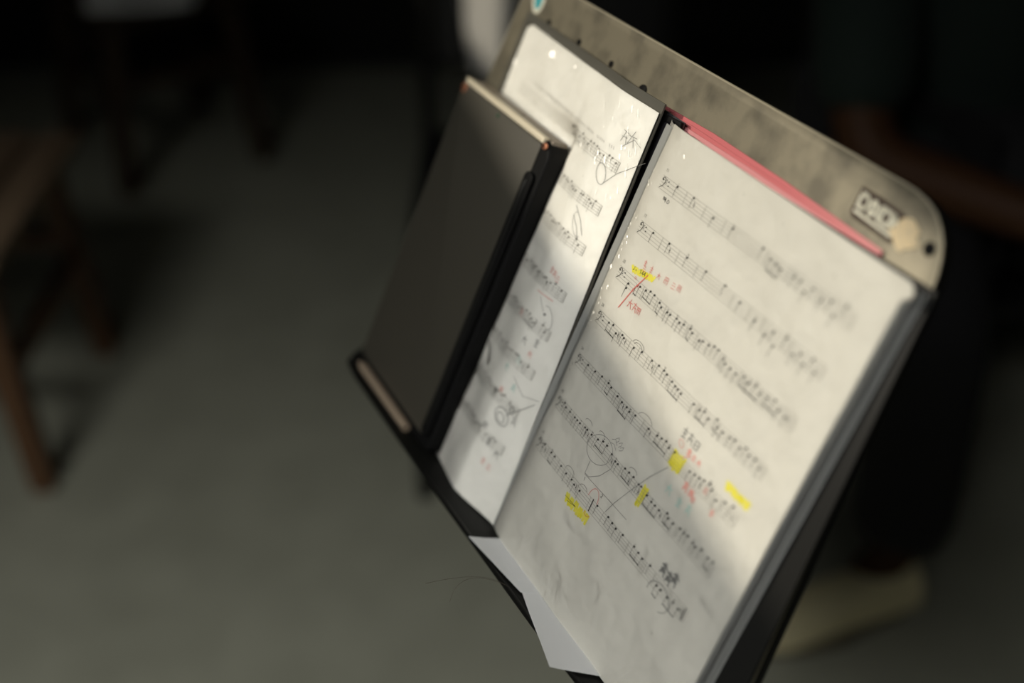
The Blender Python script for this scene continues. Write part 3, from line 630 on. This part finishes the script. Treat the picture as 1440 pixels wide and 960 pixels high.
# ------------------------------------------------------------ wooden stools on the left
def stool(loc, rot, label, dark, group=None):
    R = Matrix.Rotation(rot, 4, 'Z'); L = Vector(loc)
    T = lambda me: (me.transform(Matrix.Translation(L) @ R), me)[1]
    r = root('slatted_stool', loc, label, 'stool', group); m = M['stooldark'] if dark else M['stool']
    hw, hl, hz = .17, .212, .45
    for k in range(5):
        x = -hw + .006 + k * (2 * hw - .012) / 4
        link('seat_slat', T(box(x - .034, x + .034, -hl - .015, hl + .015, hz - .022, hz + .0, .003)), m if dark else M['stooltop'], r)
    for sx in (-1, 1):
        for sy in (-1, 1):
            link('leg', T(beam((sx * (hw - .03), sy * (hl - .035), hz - .022), (sx * (hw + .005), sy * (hl - .01), 0), .042, .042, .003, .9)), m, r)
    for sx in (-1, 1): link('stretcher', T(beam((sx * (hw - .012), -hl + .05, .22), (sx * (hw - .012), hl - .05, .22), .022, .034, .002)), m, r); link('apron', T(beam((sx * (hw - .035), -hl + .045, hz - .048), (sx * (hw - .035), hl - .045, hz - .048), .018, .045, .002)), m, r)
    for sy in (-1, 1): link('stretcher', T(beam((-hw + .03, sy * (hl - .03), .26), (hw - .03, sy * (hl - .03), .26), .034, .022, .002)), m, r); link('apron', T(beam((-hw + .04, sy * (hl - .045), hz - .048), (hw - .04, sy * (hl - .045), hz - .048), .045, .018, .002)), m, r)
    return r
stool((-.955, 1.795, 0), rad(1), 'brown slatted wooden stool nearest the camera at the left edge', False)
stool((-.885, 2.93, 0), rad(35), 'dark wooden stool standing farther back with a pale cloth on its seat', True)
def drape(cx, cy, z, a, b, seed, rot=0, h=.012):
    vs = []; fs = []; n = 16; r = random.Random(seed); ph = r.uniform(0, 6)
    for s in (0, 1):
        for i in range(n + 1):
            for j in range(n + 1):
                x, y = (i / n - .5) * 2, (j / n - .5) * 2
                px, py = x * a * (1 - .12 * y * y), y * b * (1 - .1 * x * x)
                zz = z + .004 + h * (.5 + .5 * math.sin(5 * x + ph) * math.sin(4 * y + 1)) * (1 - max(abs(x), abs(y)) ** 4) + (0 if s else .006)
                vs.append(Vector((cx + px * math.cos(rot) - py * math.sin(rot), cy + px * math.sin(rot) + py * math.cos(rot), zz)))
    q = lambda s, i, j: s * (n + 1) ** 2 + i * (n + 1) + j
    for i in range(n):
        for j in range(n):
            fs.append((q(0, i, j), q(0, i + 1, j), q(0, i + 1, j + 1), q(0, i, j + 1))); fs.append((q(1, i, j), q(1, i, j + 1), q(1, i + 1, j + 1), q(1, i + 1, j)))
    for i in range(n):
        for (A, B) in (((i, 0), (i + 1, 0)), ((i + 1, n), (i, n)), ((n, i), (n, i + 1)), ((0, i + 1), (0, i))):
            fs.append((q(0, *A), q(1, *A), q(1, *B), q(0, *B)))
    return mesh(vs, fs)
tag(link('folded_cloth', drape(-.835, 2.79, .45, .13, .14, 3, rad(10), .05), M['whitecloth']), 'folded pale cloth lying on the dark stool at the far left', 'cloth')

# ------------------------------------------------------------ black chair behind the stand, grey cloth over its back
ch = root('padded_chair', (.06, 1.79, 0), 'black padded chair standing behind the music stand, mostly hidden by it', 'chair')
link('seat', prism(rr(-.155, .275, 1.55, 2.0, .04), lambda x, y, h: Vector((x, y, h)), .42, .47, .012, 3), M['seatpad'], ch)
link('backrest', prism(rr(-.145, .265, .58, .90, .05), lambda x, y, h: Vector((x, h + (y - .58) * .15, y)), 2.0, 2.035, .01, 3), M['seatpad'], ch)
for x in (-.143, .263):
    link('leg', tube([(x, 1.62, .42), (x, 1.575, 0.0)], .013, 12), M['dark'], ch)
    link('leg', tube([(x, 2.0, .90), (x, 1.985, .45), (x, 2.03, 0.0)], .013, 12), M['dark'], ch)
vs = []; fs = []; n = 24
for s in (0, 1):
    for i in range(n + 1):
        for j in range(n + 1):
            t = j / n; z = .915 - .33 * t; wdt = lerp(.060, .020, t ** 1.5); k = (i / n - .5) * 2 * wdt * 1.15; x = -.045 + .006 * (1 - t) + k
            y = 1.955 - 1.55 * k - .010 * (1 + math.sin(i / n * 14)) * .5 * (.4 + .6 * t) - (0.004 if s == 0 else 0)
            vs.append((x, y, z))
q = lambda s, i, j: s * (n + 1) ** 2 + i * (n + 1) + j
for i in range(n):
    for j in range(n): fs.append((q(0, i, j), q(0, i, j + 1), q(0, i + 1, j + 1), q(0, i + 1, j))); fs.append((q(1, i, j), q(1, i + 1, j), q(1, i + 1, j + 1), q(1, i, j + 1)))
    for (A, B) in (((i, 0), (i + 1, 0)), ((i + 1, n), (i, n)), ((n, i), (n, i + 1)), ((0, i + 1), (0, i))): fs.append((q(0, *A), q(0, *B), q(1, *B), q(1, *A)))
tag(link('hanging_cloth', mesh(vs, fs), M['cloth']), 'pale grey cloth hanging behind the upper left corner of the music stand', 'cloth')

# ------------------------------------------------------------ seated player behind the stand on the right
def skin(name, pts, edges, radii, m, parent, lv=2, rootv=0):
    me = bpy.data.meshes.new('sk'); me.from_pydata([tuple(p) for p in pts], edges, []); me.update()
    o = bpy.data.objects.new('sk', me); COL.objects.link(o)
    md = o.modifiers.new('skin', 'SKIN'); md.use_smooth_shade = True
    if not me.skin_vertices: o.modifiers.active = md
    sv = me.skin_vertices[0].data
    for i, r in enumerate(radii):
        sv[i].radius = (r, r) if not isinstance(r, tuple) else r
        sv[i].use_root = (i == rootv)
    s = o.modifiers.new('sub', 'SUBSURF'); s.levels = lv; s.render_levels = lv
    bpy.context.view_layer.update(); dg = bpy.context.evaluated_depsgraph_get()
    me2 = bpy.data.meshes.new_from_object(o.evaluated_get(dg)); bpy.data.objects.remove(o)
    return link(name, me2, m, parent)
def sk(d, chains):
    names = list(d); idx = {k: i for i, k in enumerate(names)}; ed = []
    for c in chains:
        for a, b in zip(c[:-1], c[1:]): ed.append((idx[a], idx[b]))
    return [d[k][0] for k in names], ed, [d[k][1] for k in names]
pn = root('person', (.66, 1.60, 0), 'seated person in dark green t-shirt and black trousers, forearm across the lap', 'person')
body = {
 'pelvis': ((.66, 1.74, .56), .13), 'belly': ((.66, 1.73, .70), .12), 'chest': ((.65, 1.70, .87), .13), 'collar': ((.645, 1.69, 1.00), .08), 'neck': ((.64, 1.67, 1.08), .052), 'skull': ((.635, 1.655, 1.16), .07),
 'sr': ((.47, 1.69, .98), .055), 'er': ((.468, 1.53, .635), .047), 'wr': ((.64, 1.385, .622), .034), 'pr': ((.68, 1.365, .618), .032),
 'sl': ((.82, 1.69, .98), .055), 'el': ((.90, 1.56, .74), .043), 'wl': ((.80, 1.40, .66), .028), 'pl': ((.76, 1.37, .65), .032),
 'hr': ((.57, 1.70, .53), .09), 'kr': ((.53, 1.33, .50), .058), 'ar': ((.56, 1.34, .10), .036), 'tr': ((.50, 1.315, .05), .030),
 'hl': ((.76, 1.70, .53), .09), 'kl': ((.86, 1.33, .50), .058), 'al': ((.90, 1.42, .10), .036), 'tl': ((.90, 1.34, .05), .034)}
p, e, r = sk(body, [('pelvis', 'belly', 'chest', 'collar', 'neck', 'skull'), ('collar', 'sr', 'er', 'wr', 'pr'), ('collar', 'sl', 'el', 'wl', 'pl'), ('pelvis', 'hr', 'kr', 'ar', 'tr'), ('pelvis', 'hl', 'kl', 'al', 'tl')])
bd = skin('body', p, e, r, M['skin'], pn)
# fingers
for side, pal, dirx in (('r', Vector((.68, 1.365, .618)), 1), ('l', Vector((.76, 1.37, .65)), -1)):
    for k, (ln, off) in enumerate(((.072, -.024), (.080, -.008), (.075, .008), (.060, .023))):
        b = pal + Vector((dirx * .01, -off * .3, .0 + off * -.9)); d = Vector((dirx * .75, -.55, -.15)).normalized()
        q1 = b + d * .035; q2 = q1 + (d + Vector((-dirx * .15, -.1, -.5))).normalized() * ln * .4; q3 = q2 + (d + Vector((-dirx * .6, .1, -1.1))).normalized() * ln * .35
        skin('finger', [b, q1, q2, q3], [(0, 1), (1, 2), (2, 3)], [.010, .0095, .0085, .007], M['skin'], pn, 1)
    b = pal + Vector((-dirx * .015, -.01, .024)); skin('thumb', [b, b + Vector((dirx * .03, -.02, .022)), b + Vector((dirx * .058, -.03, .020))], [(0, 1), (1, 2)], [.013, .011, .009], M['skin'], pn, 1)
# head, above the picture's frame
bm = bmesh.new(); bmesh.ops.create_uvsphere(bm, u_segments=28, v_segments=20, radius=1)
hc = Vector((.63, 1.64, 1.235))
for v in bm.verts:
    x, y, z = v.co; k = 1 - .22 * max(0, -z) ** 1.5
    v.co = hc + Vector((x * .076 * k, y * .096 * k - .008 * max(0, -z), z * .118))
    if y < -.80 and abs(x) < .25 and -.35 < z < .15: v.co.y -= .018 * (1 - abs(x) / .25) * (1 - (z + .35) / .6)
link('head', bm2me(bm), M['skin'], pn)
hd = [c for c in pn.children if c.name.startswith('head')][0]
for s in (-1, 1):
    link('eye', tube([hc + Vector((s * .031, -.080, .004)), hc + Vector((s * .031, -.091, .003))], [.012, .008], 10), M['eye'], hd)
    link('ear', prism(ell(0, 0, .017, .030), lambda a, b, h, s=s: hc + Vector((s * (.070 + h), a + .005, b - .005)), 0, .012, .003), M['skin'], hd)
link('mouth', tube([hc + Vector((-.022, -.083, -.055)), hc + Vector((0, -.091, -.054)), hc + Vector((.022, -.083, -.055))], [.003, .006, .003], 8), M['lips'], hd)
bm = bmesh.new(); bmesh.ops.create_uvsphere(bm, u_segments=28, v_segments=20, radius=1)
for v in list(bm.verts):
    x, y, z = v.co
    if z < -.35 or (y < -.35 and z < .45): bm.verts.remove(v); continue
    n_ = 1 + .04 * noise.noise(Vector((x * 4, y * 4, z * 4))); v.co = hc + Vector((x * .086 * n_, y * .106 * n_ + .004, z * .128 * n_))
link('hair', bm2me(bm), M['hair'], pn)
cl = {'a': ((.66, 1.735, .52), .155), 'b': ((.66, 1.725, .70), .145), 'c': ((.65, 1.70, .86), .150), 'd': ((.645, 1.69, .99), .10), 'e': ((.64, 1.675, 1.045), .062),
      'f': ((.475, 1.69, .975), .078), 'g': ((.467, 1.545, .672), .074), 'h': ((.825, 1.69, .975), .078), 'i': ((.885, 1.60, .81), .070)}
p, e, r = sk(cl, [('a', 'b', 'c', 'd', 'e'), ('d', 'f', 'g'), ('d', 'h', 'i')]); skin('t_shirt', p, e, r, M['shirt'], pn)
cl = {'a': ((.66, 1.74, .545), .165), 'b': ((.57, 1.66, .53), .105), 'c': ((.53, 1.32, .505), .082), 'd': ((.55, 1.34, .28), .078), 'e': ((.56, 1.34, .115), .074), 'f': ((.76, 1.66, .53), .105), 'g': ((.86, 1.32, .505), .082), 'h': ((.89, 1.40, .28), .078), 'i': ((.90, 1.42, .10), .074)}
p, e, r = sk(cl, [('a', 'b', 'c', 'd', 'e'), ('a', 'f', 'g', 'h', 'i')]); skin('trousers', p, e, r, M['trousers'], pn)
def shoe(cx, cy, ang, label):
    R = Matrix.Translation((cx, cy, 0)) @ Matrix.Rotation(ang, 4, 'Z')    # heel at origin, toe towards -Y
    prof = [(.0, .036, .085), (-.05, .038, .088), (-.12, .041, .076), (-.18, .046, .058), (-.23, .046, .046), (-.268, .030, .034)]
    bm = bmesh.new(); rings = []
    for y, hw_, h in prof:
        ring = []
        for t in range(13):
            a = math.pi * t / 12; ring.append(bm.verts.new(R @ Vector((hw_ * math.cos(a) * (1.0 if t not in (0, 12) else 1.0), y, .024 + (h - .024) * math.sin(a) ** .7))))
        rings.append(ring)
    for i in range(len(rings) - 1):
        for j in range(12): bm.faces.new((rings[i][j], rings[i][j + 1], rings[i + 1][j + 1], rings[i + 1][j]))
    for q_ in rings: 
        pass
    bm.faces.new(rings[0][::-1]); bm.faces.new(rings[-1])
    for i in range(len(rings) - 1): bm.faces.new((rings[i][0], rings[i + 1][0], rings[i + 1][12], rings[i][12]))
    o = link('shoe', bm2me(bm), M['shoe'], pn); o['label'] = label
    outl = [(.050 * math.cos(t) * (1 if math.sin(t) < .2 else .85), -.13 + .148 * math.sin(t)) for t in [i * math.pi / 14 for i in range(28)]]
    link('sole', prism(outl, lambda a, b, h: R @ Vector((a, b, h)), .001, .026, .003), M['sole'], o)
shoe(.585, 1.335, rad(-70), 'beige shoe of the leg nearer the stand'); shoe(.91, 1.44, rad(10), 'beige shoe of the far leg')
pc_ = root('player_chair', (.68, 1.80, 0), 'dark plain chair that the person in the green t-shirt sits on', 'chair')
link('seat', prism(rr(.47, .89, 1.56, 1.98, .03), lambda x, y, h: Vector((x, y, h)), .355, .378, .006), M['seatpad'], pc_)
for x in (.49, .87):
    link('leg', tube([(x, 1.60, .355), (x, 1.585, 0)], .012, 12), M['dark'], pc_); link('leg', tube([(x, 2.0, .85), (x, 1.96, .38), (x, 2.0, 0)], .012, 12), M['dark'], pc_)
link('backrest', prism(rr(.49, .87, .62, .85, .03), lambda x, y, h: Vector((x, h, y)), 1.985, 2.01, .006), M['seatpad'], pc_)
